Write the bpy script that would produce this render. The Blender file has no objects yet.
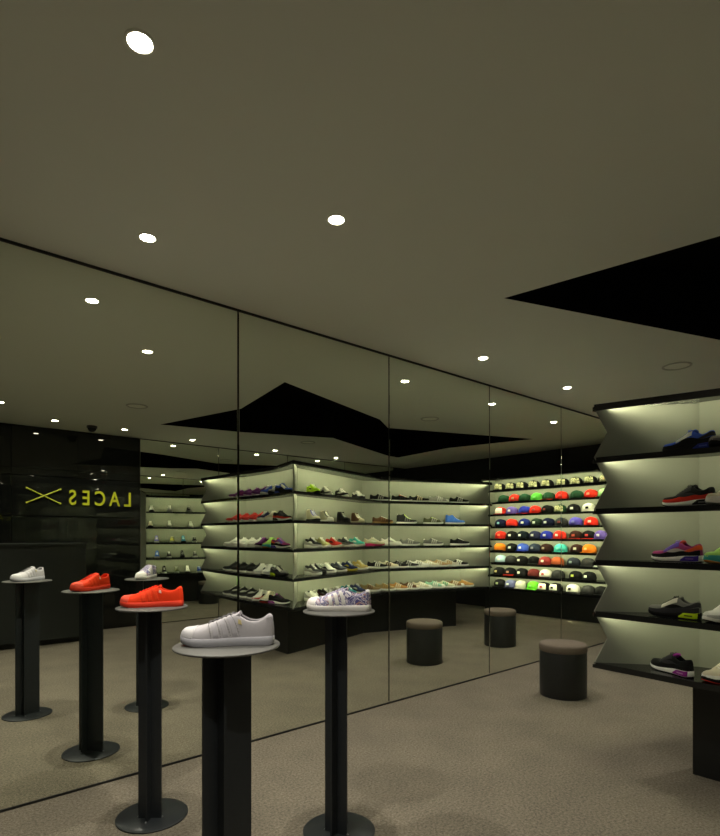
import bpy, bmesh, math, random
from mathutils import Vector, Matrix
random.seed(7)
S = bpy.context.scene
COL = S.collection
PI = math.pi
R = math.radians

# ------------------------------------------------------------------ materials
def new_mat(name):
    m = bpy.data.materials.new(name)
    m.use_nodes = True
    return m, m.node_tree.nodes, m.node_tree.links, m.node_tree.nodes['Principled BSDF']

def paint(name, col, rough=.5, metal=0., spec=.5, bump=0., bscale=200., vary=0., coat=0.):
    """plain paint / plastic with a little procedural mottling and grain"""
    m, N, L, b = new_mat(name)
    b.inputs['Roughness'].default_value = rough
    b.inputs['Metallic'].default_value = metal
    b.inputs['Specular IOR Level'].default_value = spec
    b.inputs['Coat Weight'].default_value = coat
    tc = N.new('ShaderNodeTexCoord')
    nz = N.new('ShaderNodeTexNoise'); nz.inputs['Scale'].default_value = bscale; nz.inputs['Detail'].default_value = 3
    L.new(tc.outputs['Object'], nz.inputs['Vector'])
    mx = N.new('ShaderNodeMix'); mx.data_type = 'RGBA'
    c = Vector(col)
    lo = c * (1 - vary); hi = c * (1 + vary)
    mx.inputs[6].default_value = (*lo, 1); mx.inputs[7].default_value = (*hi, 1)
    L.new(nz.outputs['Fac'], mx.inputs[0])
    L.new(mx.outputs[2], b.inputs['Base Color'])
    if bump:
        bp = N.new('ShaderNodeBump'); bp.inputs['Strength'].default_value = bump; bp.inputs['Distance'].default_value = .002
        L.new(nz.outputs['Fac'], bp.inputs['Height']); L.new(bp.outputs['Normal'], b.inputs['Normal'])
    return m

def carpet_mat():
    m, N, L, b = new_mat('carpet_loop')
    b.inputs['Roughness'].default_value = .95
    b.inputs['Specular IOR Level'].default_value = .1
    tc = N.new('ShaderNodeTexCoord')
    n1 = N.new('ShaderNodeTexNoise'); n1.inputs['Scale'].default_value = 75; n1.inputs['Detail'].default_value = 4; n1.inputs['Roughness'].default_value = .75
    n2 = N.new('ShaderNodeTexNoise'); n2.inputs['Scale'].default_value = 3; n2.inputs['Detail'].default_value = 3
    vo = N.new('ShaderNodeTexVoronoi'); vo.inputs['Scale'].default_value = 160
    for n in (n1, n2, vo): L.new(tc.outputs['Object'], n.inputs['Vector'])
    rp = N.new('ShaderNodeValToRGB')
    rp.color_ramp.elements[0].position = .32; rp.color_ramp.elements[0].color = (.10, .088, .068, 1)
    rp.color_ramp.elements[1].position = .68; rp.color_ramp.elements[1].color = (.295, .262, .208, 1)
    L.new(n1.outputs['Fac'], rp.inputs['Fac'])
    r2 = N.new('ShaderNodeValToRGB')
    r2.color_ramp.elements[0].position = .3; r2.color_ramp.elements[0].color = (.88, .88, .88, 1)
    r2.color_ramp.elements[1].position = .7; r2.color_ramp.elements[1].color = (1.06, 1.05, 1.04, 1)
    L.new(n2.outputs['Fac'], r2.inputs['Fac'])
    mx = N.new('ShaderNodeMix'); mx.data_type = 'RGBA'; mx.blend_type = 'MULTIPLY'; mx.inputs[0].default_value = 1
    L.new(rp.outputs['Color'], mx.inputs[6]); L.new(r2.outputs['Color'], mx.inputs[7])
    L.new(mx.outputs[2], b.inputs['Base Color'])
    ad = N.new('ShaderNodeMath'); ad.operation = 'ADD'
    L.new(n1.outputs['Fac'], ad.inputs[0]); L.new(vo.outputs['Distance'], ad.inputs[1])
    bp = N.new('ShaderNodeBump'); bp.inputs['Strength'].default_value = .5; bp.inputs['Distance'].default_value = .006
    L.new(ad.outputs[0], bp.inputs['Height']); L.new(bp.outputs['Normal'], b.inputs['Normal'])
    return m

def glow(name, col, strength):
    m, N, L, b = new_mat(name)
    b.inputs['Base Color'].default_value = (.8, .8, .75, 1)
    b.inputs['Emission Color'].default_value = (*col, 1)
    b.inputs['Emission Strength'].default_value = strength
    return m

def camo(name, cols, scale=26., rough=.7):
    m, N, L, b = new_mat(name)
    b.inputs['Roughness'].default_value = rough
    tc = N.new('ShaderNodeTexCoord')
    nz = N.new('ShaderNodeTexNoise'); nz.inputs['Scale'].default_value = scale; nz.inputs['Detail'].default_value = 2.5; nz.inputs['Distortion'].default_value = 1.2
    L.new(tc.outputs['Object'], nz.inputs['Vector'])
    rp = N.new('ShaderNodeValToRGB'); rp.color_ramp.interpolation = 'CONSTANT'
    el = rp.color_ramp.elements
    n = len(cols)
    el[0].position = 0; el[0].color = (*cols[0], 1)
    el[1].position = .36; el[1].color = (*cols[1], 1)
    for i in range(2, n):
        e = el.new(.36 + .30 * (i - 1) / (n - 1)); e.color = (*cols[i], 1)
    L.new(nz.outputs['Fac'], rp.inputs['Fac']); L.new(rp.outputs['Color'], b.inputs['Base Color'])
    return m

M = {}
M['carpet'] = carpet_mat()
M['ceiling'] = paint('ceiling_paint', (.77, .80, .71), .85, vary=.02, bscale=1.5, spec=.2)
M['void'] = paint('black_void_paint', (.006, .006, .006), .95, spec=.05)
M['dark_wall'] = paint('dark_wall_paint', (.016, .016, .015), .7, spec=.3)
M['gloss_black'] = paint('gloss_black_laminate', (.010, .011, .010), .015, spec=.5, vary=.1, bscale=3)
M['counter'] = paint('counter_laminate', (.020, .024, .023), .45, spec=.4, vary=.08, bscale=8)
M['board'] = paint('black_shelf_laminate', (.013, .014, .014), .26, spec=.45, vary=.08, bscale=30)
M['panel'] = paint('olive_grey_panel_paint', (.205, .212, .178), .6, spec=.3, vary=.03, bscale=6)
M['plinth'] = paint('black_plinth_laminate', (.012, .013, .013), .4, spec=.4)
M['steel'] = paint('blackened_steel', (.026, .031, .036), .42, metal=.35, spec=.5, bump=.08, bscale=60, vary=.12)
M['plate'] = paint('grey_steel_plate', (.105, .105, .10), .5, metal=.3, spec=.5, bump=.06, bscale=90, vary=.1)
M['weld'] = paint('weld_steel', (.25, .26, .27), .35, metal=.8)
M['vinyl'] = paint('black_vinyl', (.017, .018, .018), .42, spec=.45, bump=.1, bscale=300)
M['felt'] = paint('taupe_wool', (.165, .135, .112), .95, spec=.1, bump=.4, bscale=350, vary=.18)
M['trim'] = paint('black_trim', (.012, .012, .012), .5)
M['white_trim'] = paint('lamp_trim', (.80, .81, .72), .6)
M['speaker'] = paint('speaker_mesh', (.84, .86, .75), .8, bump=.2, bscale=600)
M['yellow'] = paint('yellow_sign_acrylic', (.70, .72, .03), .45, vary=.02)
M['lamp'] = glow('downlight_glow', (1, .90, .70), 60)
M['led'] = glow('led_strip_glow', (.95, 1, .72), 6)
m, N, L, b = new_mat('mirror_silver')
b.inputs['Base Color'].default_value = (.89, .925, .83, 1); b.inputs['Metallic'].default_value = 1; b.inputs['Roughness'].default_value = 0
M['mirror'] = m
M['mirror_edge'] = paint('mirror_edge_glass', (.10, .13, .11), .15)
_pc = {}
def colour(c, rough=.6):
    """procedural material for one flat colour"""
    if isinstance(c, str): return M[c]
    k = (tuple(round(x, 3) for x in c), rough)
    if k not in _pc:
        _pc[k] = paint('material_%02d' % len(_pc), c, rough, vary=.06, bscale=120, bump=.05, spec=.12 if rough < .7 else .05)
    return _pc[k]
M['bloom'] = camo('floral_print', [(.70, .64, .72), (.05, .05, .20), (.45, .42, .60), (.05, .05, .20), (.74, .70, .76), (.09, .08, .27), (.48, .26, .20), (.60, .55, .66)], 19)
M['leopard'] = camo('mixed_print', [(.05, .05, .05), (.45, .42, .36), (.04, .04, .04), (.60, .57, .5)], 45)
M['camo_green'] = camo('camouflage_cloth', [(.10, .11, .05), (.62, .58, .32), (.05, .06, .03), (.70, .66, .42), (.18, .19, .08)], 22)

# ------------------------------------------------------------------ helpers
def link(name, me, mat=None, parent=None):
    o = bpy.data.objects.new(name, me); COL.objects.link(o)
    if mat is not None:
        if not me.materials: me.materials.append(None)
        o.material_slots[0].link = 'OBJECT'; o.material_slots[0].material = mat
    if parent is not None: o.parent = parent
    return o

def finish(bm, name, smooth=None):
    bmesh.ops.recalc_face_normals(bm, faces=bm.faces)
    me = bpy.data.meshes.new(name); bm.to_mesh(me); bm.free()
    if smooth is not None:
        for p in me.polygons: p.use_smooth = True
        if smooth < 179: me.set_sharp_from_angle(angle=R(smooth))
    return me

def obj(name, bm, mat, parent=None, smooth=None):
    return link(name, finish(bm, name, smooth), mat, parent)

def tag(o, label, cat, group=None):
    o['label'] = label; o['category'] = cat
    if group: o['group'] = group
    return o

def struct(o, label=None):
    o['kind'] = 'structure'
    if label: o['label'] = label
    return o

def thing(name, label, cat, loc=(0, 0, 0), rz=0., group=None):
    o = bpy.data.objects.new(name, None); COL.objects.link(o)
    o.empty_display_size = .1; o.location = loc; o.rotation_euler = (0, 0, rz)
    return tag(o, label, cat, group)

def box(bm, x0, x1, y0, y1, z0, z1, bev=0.):
    vs = [bm.verts.new((x, y, z)) for x in (x0, x1) for y in (y0, y1) for z in (z0, z1)]
    fs = [bm.faces.new([vs[i] for i in q]) for q in ((0, 1, 3, 2), (4, 6, 7, 5), (0, 4, 5, 1), (2, 3, 7, 6), (0, 2, 6, 4), (1, 5, 7, 3))]
    if bev:
        es = {e for f in fs for e in f.edges}
        bmesh.ops.bevel(bm, geom=list(es), offset=bev, segments=2, affect='EDGES', profile=.5)
    return bm

def prism(bm, poly, z0, z1, bev=0.):
    a = [bm.verts.new((x, y, z0)) for x, y in poly]
    b = [bm.verts.new((x, y, z1)) for x, y in poly]
    n = len(poly)
    fs = [bm.faces.new(a[::-1]), bm.faces.new(b)]
    for i in range(n):
        fs.append(bm.faces.new((a[i], a[(i + 1) % n], b[(i + 1) % n], b[i])))
    if bev:
        bmesh.ops.bevel(bm, geom=list({e for f in fs for e in f.edges}), offset=bev, segments=2, affect='EDGES')
    return bm

def lathe(bm, prof, n=40, cx=0., cy=0., a0=0):
    """closed solid of revolution; prof from the axis at the bottom to the axis at the top"""
    rings = []
    for r, z in prof:
        if r < 1e-6: rings.append([bm.verts.new((cx, cy, z))])
        else: rings.append([bm.verts.new((cx + r * math.cos(a0 + 2 * PI * k / n), cy + r * math.sin(a0 + 2 * PI * k / n), z)) for k in range(n)])
    for A, B in zip(rings, rings[1:]):
        if len(A) == 1 and len(B) == 1: continue
        for k in range(n):
            k2 = (k + 1) % n
            if len(A) == 1: bm.faces.new((A[0], B[k], B[k2]))
            elif len(B) == 1: bm.faces.new((A[k], B[0], A[k2]))
            else: bm.faces.new((A[k], B[k], B[k2], A[k2]))
    return bm

def tube(bm, pts, r, n=6):
    pts = [Vector(p) for p in pts]; rings = []
    for i, p in enumerate(pts):
        d = (pts[min(i + 1, len(pts) - 1)] - pts[max(i - 1, 0)]).normalized()
        u = d.cross(Vector((0, 0, 1)))
        if u.length < 1e-3: u = d.cross(Vector((1, 0, 0)))
        u.normalize(); v = d.cross(u)
        rings.append([bm.verts.new(p + r * (math.cos(2 * PI * k / n) * u + math.sin(2 * PI * k / n) * v)) for k in range(n)])
    for A, B in zip(rings, rings[1:]):
        for k in range(n): bm.faces.new((A[k], A[(k + 1) % n], B[(k + 1) % n], B[k]))
    bm.faces.new(rings[0][::-1]); bm.faces.new(rings[-1])

def pchip(pts):
    xs = [p[0] for p in pts]; ys = [p[1] for p in pts]; n = len(xs)
    h = [xs[i + 1] - xs[i] for i in range(n - 1)]; d = [(ys[i + 1] - ys[i]) / h[i] for i in range(n - 1)]
    m = [d[0]] + [0 if d[i - 1] * d[i] <= 0 else 2 * d[i - 1] * d[i] / (d[i - 1] + d[i]) for i in range(1, n - 1)] + [d[-1]]
    def f(x):
        x = min(max(x, xs[0]), xs[-1])
        i = next((k for k in range(n - 1) if x <= xs[k + 1]), n - 2)
        t = (x - xs[i]) / h[i]
        return ((2 * t**3 - 3 * t**2 + 1) * ys[i] + (t**3 - 2 * t**2 + t) * h[i] * m[i] + (-2 * t**3 + 3 * t**2) * ys[i + 1] + (t**3 - t**2) * h[i] * m[i + 1])
    return f

# ------------------------------------------------------------------ camera
D = 3.274
cam = bpy.data.cameras.new('camera'); co = bpy.data.objects.new('camera', cam); COL.objects.link(co)
co.location = (0, -D, 1.4); co.rotation_euler = (PI / 2, 0, R(49.021 - 90))
cam.sensor_fit = 'AUTO'; cam.sensor_width = 36; cam.lens = 547.01 / 836 * 36; cam.shift_y = (535.134 - 418) / 836
cam.clip_start = .05; cam.clip_end = 60
S.camera = co

# ------------------------------------------------------------------ room shell
H = 2.90; X0, X1, Y0, Y1 = -2.6, 8.86, -5.37, .03
bm = bmesh.new(); box(bm, X0 - .1, X1 + .1, Y0 - .1, Y1 + .1, -.1, 0); struct(obj('floor', bm, M['carpet']), 'beige loop carpet over the whole shop floor')
star = [(2.96, -1.258), (3.19, -2.55), (2.82, -4.10), (3.9, -3.875), (5.225, -3.377), (7.20, -4.19), (7.485, -4.224), (7.32, -2.84), (7.635, -1.40), (5.32, -2.25), (4.847, -1.914)]
bm = bmesh.new()
outer = [(X0, Y0), (X1, Y0), (X1, Y1), (X0, Y1)]
vo_ = [bm.verts.new((x, y, H)) for x, y in outer]; vs_ = [bm.verts.new((x, y, H)) for x, y in star]
ed = [bm.edges.new((l[i], l[(i + 1) % len(l)])) for l in (vo_, vs_) for i in range(len(l))]
bmesh.ops.triangle_fill(bm, use_beauty=True, use_dissolve=False, edges=ed)
def inside(p, poly):
    c = False
    for i in range(len(poly)):
        (xa, ya), (xb, yb) = poly[i], poly[i - 1]
        if (ya > p[1]) != (yb > p[1]) and p[0] < (xb - xa) * (p[1] - ya) / (yb - ya) + xa: c = not c
    return c
kill = [f for f in bm.faces if inside(f.calc_center_median()[:2], star)]
if kill: bmesh.ops.delete(bm, geom=kill, context='FACES_ONLY')
for f in bm.faces:
    f.normal_update()
    if f.normal.z > 0: f.normal_flip()
me = bpy.data.meshes.new('ceiling'); bm.to_mesh(me); bm.free()
struct(link('ceiling', me, M['ceiling']), 'plain painted ceiling')
bm = bmesh.new()
a = [bm.verts.new((x, y, H)) for x, y in star]; b_ = [bm.verts.new((x, y, H + .45)) for x, y in star]
for i in range(len(star)): bm.faces.new((a[i], a[(i + 1) % len(star)], b_[(i + 1) % len(star)], b_[i]))
bmesh.ops.triangle_fill(bm, use_beauty=True, edges=[e for e in bm.edges if all(v.co.z > H + .4 for v in e.verts)])
struct(obj('ceiling_recess', bm, M['void']), 'black star shaped recess cut into the ceiling')
for nm, q in (('wall_front', (X0, X1, Y1, Y1 + .1)), ('wall_back', (X0, X1, Y0 - .1, Y0)), ('wall_left', (X0 - .1, X0, Y0, Y1)), ('wall_right', (X1, X1 + .1, Y0, Y1))):
    bm = bmesh.new(); box(bm, q[0], q[1], q[2], q[3], 0, H + (.6 if 0 else 0)); struct(obj(nm, bm, M['dark_wall']))
# trim over and under the front mirrors
bm = bmesh.new(); box(bm, X0, X1, -.006, Y1, 2.886, H); struct(obj('trim_1', bm, M['trim']))
bm = bmesh.new(); box(bm, X0, X1, -.004, Y1, 0, .012); struct(obj('trim_2', bm, M['trim']))

# ------------------------------------------------------------------ mirrors
def mirror_panel(x0, x1, y, face, label, group):
    bm = bmesh.new()
    ya, yb = (y, y + .006) if face < 0 else (y - .006, y)
    box(bm, x0, x1, ya, yb, .012, 2.886, .002)
    return tag(obj('mirror_panel', bm, M['mirror']), label, 'mirror', group)
seams = [-2.4, -1.012, .38, 1.772, 3.164, 4.556, 5.948, 7.34, 8.73]
mlab = ['tall mirror panel on the front wall, far behind the photographer',
        'tall mirror panel on the front wall, just left of the frame',
        'tall wide mirror panel behind the red shoe, nearest the camera',
        'tall mirror panel behind the printed white shoe, second from the camera',
        'tall mirror panel behind the nearer round stool, third from the camera',
        'tall narrow looking mirror panel reflecting the caps, left of the last seam',
        'farthest visible mirror panel, beside the zigzag edge of the shelves',
        'tall mirror panel hidden beyond the shelves, at the far corner']
for i in range(8):
    mirror_panel(seams[i] + .006, seams[i + 1] - .006, 0, -1, mlab[i], 'mirror panels of the front wall')
for i in range(4):
    xs = [2.98, 4.30, 5.69, 7.08, 8.47]
    mirror_panel(xs[i] + .005, xs[i + 1] - .005, -5.35, 1, 'tall mirror panel on the back wall, %s from the sign wall' % ['first', 'second', 'third', 'fourth'][i], 'mirror panels of the back wall')

# ------------------------------------------------------------------ sign wall, sign, counter
wp = [(-2.6, -.2, 0, 2.895), (-.2, 1.28, 2.222, 2.895), (-.2, 1.28, 0, 1.662), (-.2, 1.28, 1.666, 2.218), (1.284, 2.098, 2.222, 2.895), (2.102, 2.975, 2.222, 2.895), (1.284, 2.975, 1.666, 2.218), (1.284, 2.098, 0, 1.662), (2.102, 2.975, 0, 1.662)]
root = bpy.data.objects.new('wall_cladding', None); COL.objects.link(root); struct(root, 'glossy black panels of the sign wall')
for x0, x1, z0, z1 in wp:
    bm = bmesh.new(); box(bm, x0, x1, Y0, -5.345, max(z0, .004) + .003, z1 - .003, .0015)
    obj('wall_panel', bm, M['gloss_black'], root)['kind'] = 'structure'
sg = thing('wall_sign', 'yellow LACES lettering with crossed laces on the glossy black wall', 'sign', (2.4, -5.345, 1.945))
fx = [2.795, 2.60, 2.397, 2.209, 2.028]
for ch, x in zip('LACES', fx):
    cu = bpy.data.curves.new('letter', 'FONT'); cu.body = ch; cu.size = .30; cu.align_x = 'CENTER'; cu.extrude = .008; cu.offset = .0035; cu.resolution_u = 6
    to = bpy.data.objects.new('t', cu); COL.objects.link(to)
    me = bpy.data.meshes.new_from_object(to.evaluated_get(bpy.context.evaluated_depsgraph_get()))
    bpy.data.objects.remove(to)
    me.transform(Matrix.Translation((x - 2.4, .012, -.107)) @ Matrix.Rotation(PI, 4, 'Z') @ Matrix.Rotation(PI / 2, 4, 'X') @ Matrix.Diagonal((.74, 1, 1, 1)))
    me.materials.clear()
    link('letter', me, M['yellow'], sg)
for s in (1, -1):
    bm = bmesh.new()
    c = Vector((1.665 - 2.4, .014 + .004 * s, 0))
    p0 = c + Vector((-.215, 0, -.105 * s)); p1 = c + Vector((.215, 0, .105 * s))
    tube(bm, [p0, p1], .0085, 8); tube(bm, [p0, p0 + (p1 - p0) * .05], .013, 8); tube(bm, [p1 + (p0 - p1) * .05, p1], .013, 8)
    obj('crossed_lace', bm, M['yellow'], sg, 40)
ct = thing('sales_counter', 'tall black sales counter in front of the sign wall', 'counter', (.8, -4.8, 0))
bm = bmesh.new(); box(bm, -1.6, 1.21, -.2, .235, .07, 1.27, .003); obj('counter_body', bm, M['counter'], ct)
bm = bmesh.new(); box(bm, -1.6, 1.22, -.2, .25, 1.27, 1.297, .003); obj('counter_top', bm, M['counter'], ct)
bm = bmesh.new(); box(bm, -1.55, 1.15, -.2, .17, 0, .07); obj('plinth', bm, M['plinth'], ct)

# ------------------------------------------------------------------ ceiling fittings
def spot(loc, power, size=130, blend=.7):
    l = bpy.data.lights.new('downlight_beam', 'SPOT'); l.energy = power; l.color = (1, .935, .785); l.spot_size = R(size); l.spot_blend = blend; l.shadow_soft_size = .035
    o = bpy.data.objects.new('downlight_beam', l); COL.objects.link(o); o.location = loc
    return o
def ring(ro, ri, z0, z1, n=32):
    bm = bmesh.new()
    P = [(ri, z1), (ri, z0 + .001), (ri + .003, z0), (ro - .003, z0), (ro, z0 + .002), (ro, z1)]
    V = [[bm.verts.new((r * math.cos(2 * PI * k / n), r * math.sin(2 * PI * k / n), z)) for k in range(n)] for r, z in P]
    for i in range(len(P)):
        A, B = V[i], V[(i + 1) % len(P)]
        for k in range(n): bm.faces.new((A[k], B[k], B[(k + 1) % n], A[(k + 1) % n]))
    return bm
ring_me = finish(ring(.046, .036, -.004, 0), 'trim_ring', 40); ring_me.materials.append(None)
bm = bmesh.new(); lathe(bm, [(0, -.0045), (.031, -.0045), (.0355, -.002), (.0355, 0), (0, 0)], 28); lens_me = finish(bm, 'lens', 40); lens_me.materials.append(None)
lamps = [(.586, -1.579, 'round ceiling downlight nearest the camera, near the top of the photo'),
         (1.00, -.49, 'round ceiling downlight beside the mirror, nearest to the red shoe'),
         (1.62, -1.237, 'round ceiling downlight over the printed white shoe'),
         (3.825, -.46, 'round ceiling downlight right above the mirror, before the zigzag shelves'),
         (5.237, -.458, 'round ceiling downlight beside the mirror, farthest one seen directly'),
         (6.70, -.52, 'round ceiling downlight beyond the zigzag shelves, in front of the caps'),
         (.30, -2.80, 'added round ceiling downlight, unseen, behind the pedestals towards the counter'),  # added out of view to brighten the shoes on the right wing
         (-.55, -3.95, 'added round ceiling downlight, unseen, behind the photographer'),  # second added lamp, unseen, extra light for the shelf fronts
         (.98, -4.04, 'round ceiling downlight over the front of the sales counter'),
         (1.68, -4.75, 'round ceiling downlight between sales counter and crossed laces sign'),
         (2.57, -4.78, 'round ceiling downlight over the end of the sign wall'),
         (3.66, -4.97, 'round ceiling downlight by the back mirrors, first from the sign wall'),
         (5.22, -5.03, 'round ceiling downlight by the back mirrors, second from the sign wall'),
         (6.61, -5.05, 'round ceiling downlight by the back mirrors, third from the sign wall')]
POW = {0: 88, 1: 84, 2: 88, 3: 74, 4: 72, 5: 50, 6: 80, 7: 60, 8: 38, 9: 34, 10: 34, 11: 38, 12: 38, 13: 32}
for i, (x, y, lab) in enumerate(lamps):
    t = thing('ceiling_downlight', lab, 'downlight', (x, y, H), 0, 'recessed ceiling downlights')
    link('trim_ring', ring_me, M['white_trim'], t); link('lens', lens_me, M['lamp'], t)
    spot((x, y, H - .04), POW[i], 112, .85)
for i, (x, y, lab) in enumerate([(5.30, -1.455, 'flush round ceiling speaker above the zigzag shelves at right'), (2.21, -3.22, 'flush round ceiling speaker in front of the counter, seen reflected'), (5.16, -3.95, 'flush round ceiling speaker behind the star recess, near the back mirrors')]):
    t = thing('ceiling_speaker', lab, 'speaker', (x, y, H), 0, 'round ceiling speakers')
    obj('speaker_rim', ring(.118, .10, -.008, 0, 40), colour((.52, .53, .46)), t, 40)
    bm = bmesh.new(); lathe(bm, [(0, -.004), (.08, -.0035), (.1, -.002), (.1, 0), (0, 0)], 36); obj('speaker_grille', bm, M['speaker'], t, 40)
t = thing('ceiling_camera', 'small black dome camera on the ceiling by the sign wall', 'camera', (2.15, -4.82, H))
bm = bmesh.new(); lathe(bm, [(0, -.03), (.066, -.03), (.068, -.005), (.066, 0), (0, 0)], 32); obj('housing', bm, M['trim'], t, 40)
bm = bmesh.new(); lathe(bm, [(0, -.082)] + [(.055 * math.sin(q * PI / 16), -.03 - .052 * math.cos(q * PI / 16)) for q in range(1, 9)] + [(0, -.03)], 32); obj('dome', bm, M['gloss_black'], t, 40)

# ------------------------------------------------------------------ shelving
ZS = [2.20, 1.882, 1.564, 1.246, .928, .610]          # top cornice, four shelves, bottom shelf (upper faces)
T1 = (3.33, -1.66); T0 = (3.40, -4.10); T3 = (7.05, -1.75)
C0 = (3.70, -2.13); P1 = (3.76, -2.55); P2 = (3.75, -3.42); QM = (5.27, -2.75); Q2 = (6.70, -2.10)
F1K = (3.265, -2.50); F2K = (5.20, -2.27)
BT = .016
def lerp(a, b, t): return tuple(a[i] + (b[i] - a[i]) * t for i in range(len(a)))
def wall_strip(bm, pts, z0, z1, th):
    """upright sheet along a plan polyline"""
    n = len(pts); L_, R_ = [], []
    for i, p in enumerate(pts):
        d = Vector(pts[min(i + 1, n - 1)]) - Vector(pts[max(i - 1, 0)]); d.normalize(); nn = Vector((-d.y, d.x)) * th / 2
        L_.append((p[0] + nn.x, p[1] + nn.y)); R_.append((p[0] - nn.x, p[1] - nn.y))
    prism(bm, L_ + R_[::-1], z0, z1)
def fin(base, tip, th, zs, indent=.13):
    """end sheet whose free edge zigzags in once per bay"""
    bm = bmesh.new()
    d = Vector(tip) - Vector(base); n = Vector((-d.y, d.x)).normalized() * th / 2
    edge = []
    for i in range(len(zs) - 1):
        edge.append((1.0, zs[i])); edge.append((1 - indent, (zs[i] + zs[i + 1]) / 2))
    edge.append((1.0, zs[-1]))
    A = [Vector((base[0], base[1], z)) for z in (zs[0],)] ; prof = [(0, zs[0])] + edge + [(0, zs[-1])]
    a = [bm.verts.new((base[0] + d.x * t + n.x, base[1] + d.y * t + n.y, z)) for t, z in prof]
    b = [bm.verts.new((base[0] + d.x * t - n.x, base[1] + d.y * t - n.y, z)) for t, z in prof]
    bm.faces.new(a); bm.faces.new(b[::-1])
    for i in range(len(a)): bm.faces.new((a[i], b[i], b[(i + 1) % len(a)], a[(i + 1) % len(a)]))
    bm.normal_update()
    bmesh.ops.triangulate(bm, faces=[f for f in bm.faces if len(f.verts) > 4])
    return bm
def shelf_board(poly, nf, z, lip=.018):
    """slab on the plan polygon; its first nf points are the front edge, which carries a small lip below"""
    bm = bmesh.new(); prism(bm, poly, z - BT, z)
    fr = poly[:nf]
    back = []
    cx = sum(p[0] for p in poly) / len(poly); cy = sum(p[1] for p in poly) / len(poly)
    for i, p in enumerate(fr):
        d = Vector(fr[min(i + 1, nf - 1)]) - Vector(fr[max(i - 1, 0)]); d.normalize(); nn = Vector((-d.y, d.x))
        if nn.dot(Vector((cx - p[0], cy - p[1]))) < 0: nn = -nn
        back.append((p[0] + nn.x * .012, p[1] + nn.y * .012))
    prism(bm, list(fr) + back[::-1], z - BT - lip, z - BT + .001)
    return bm
def led(parent, a, b, inset, z, power, into, spread=180, tilt=.12):
    """LED strip under a board behind its front lip, from plan point a to b, with its lamp"""
    a = Vector(a); b = Vector(b); d = (b - a); ln = d.length; d.normalize()
    nn = Vector((-d.y, d.x))
    if nn.dot(Vector(into)) < 0: nn = -nn
    a2 = a + nn * inset; b2 = b + nn * inset
    bm = bmesh.new()
    q = [a2, b2, b2 + nn * .010, a2 + nn * .010]
    prism(bm, [(v.x, v.y) for v in q], z - BT - .003, z - BT)
    s = obj('light_strip', bm, M['led'], parent)
    l = bpy.data.lights.new('strip_light', 'AREA'); l.shape = 'RECTANGLE'; l.size = ln * .98; l.size_y = .010; l.energy = power; l.color = (1, .985, .60); l.spread = R(spread)
    o = bpy.data.objects.new('strip_light', l); COL.objects.link(o)
    c = (a2 + b2) / 2 + nn * .005
    o.location = (c.x, c.y, z - BT - .0045)
    zax = -nn.to_3d() + Vector((0, 0, tilt)); zax.normalize()
    xax = d.to_3d(); yax = zax.cross(xax)
    o.rotation_euler = Matrix((xax, yax, zax)).transposed().to_euler()
    return s
LW = 3.7     # watts per metre of strip
def shelf_set(unit, front, back, gains, into, inset=.016):
    for k, z in enumerate(ZS):
        fr = front(k); zz = z + (.012 if k == 0 else 0)
        s = obj('shelf' if k else 'cornice', shelf_board(fr + back, len(fr), zz, .026 if k == 0 else .018), M['board'], unit)
        if k == 5: continue
        for i in range(len(fr) - 1):
            A = lerp(fr[i], fr[i + 1], .010 if i == 0 else .012); B = lerp(fr[i], fr[i + 1], .99 if i == len(fr) - 2 else .988)
            led(s, A, B, inset, zz, LW * gains[i] * math.dist(A, B) * (1.1 if k == 0 else 1), into, 138 if k == 0 else 158, .12 if k == 0 else .16)
bays = [ZS[0] - .008] + ZS[1:5] + [ZS[5] - .01]
u1 = thing('display_shelving', 'black zigzag sneaker shelving wing at right, facing the shoe pedestals', 'shelving', (0, 0, 0), 0, 'wings of the zigzag shelving')
bm = bmesh.new(); wall_strip(bm, [C0, P1, P2], ZS[5], ZS[0], .02); obj('back_panel', bm, M['panel'], u1)
obj('end_panel', fin(P2, T0, .012, bays), M['panel'], u1); obj('end_panel', fin(C0, T1, .012, bays), M['panel'], u1)
KX = [(3.48, 3.44), (3.41, 3.37), (3.36, 3.33), (3.33, 3.30), (3.31, 3.29), (3.295, 3.29)]     # the upper boards are cut back a little
shelf_set(u1, lambda k: [T1, (KX[k][0], -2.30), (KX[k][1], -2.88), T0], [P2, P1, C0], (.46, .62, .55), (1, 0))
bm = bmesh.new(); prism(bm, [(3.572, -2.132), (3.61, -3.36), (3.74, -3.40), (3.75, -2.50), (3.78, -2.19)], 0, ZS[5] - BT, .002); obj('plinth', bm, M['plinth'], u1)
u2 = thing('display_shelving', 'long black zigzag sneaker shelving wing facing the mirrors, seen in the reflection', 'shelving', (0, 0, 0), 0, 'wings of the zigzag shelving')
bm = bmesh.new(); wall_strip(bm, [C0, QM, Q2], ZS[5], ZS[0], .02); obj('back_panel', bm, M['panel'], u2)
obj('end_panel', fin(Q2, T3, .012, bays), M['panel'], u2)
shelf_set(u2, lambda k: [T1, F2K, T3], [Q2, QM, C0], (1.0, .80), (0, -1))
F3 = [(3.80, -2.66), (5.15, -3.14), (6.75, -2.46)]
shelf_set(u2, lambda k: list(F3), [Q2, QM, (3.80, -2.172)], (.62, .62), (0, 1))
bm = bmesh.new(); prism(bm, [(3.60, -2.135), (5.18, -2.60), (6.66, -2.13), (6.72, -2.40), (5.2, -2.95), (3.79, -2.50), (3.79, -2.20)], 0, ZS[5] - BT, .002); obj('plinth', bm, M['plinth'], u2)

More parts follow.
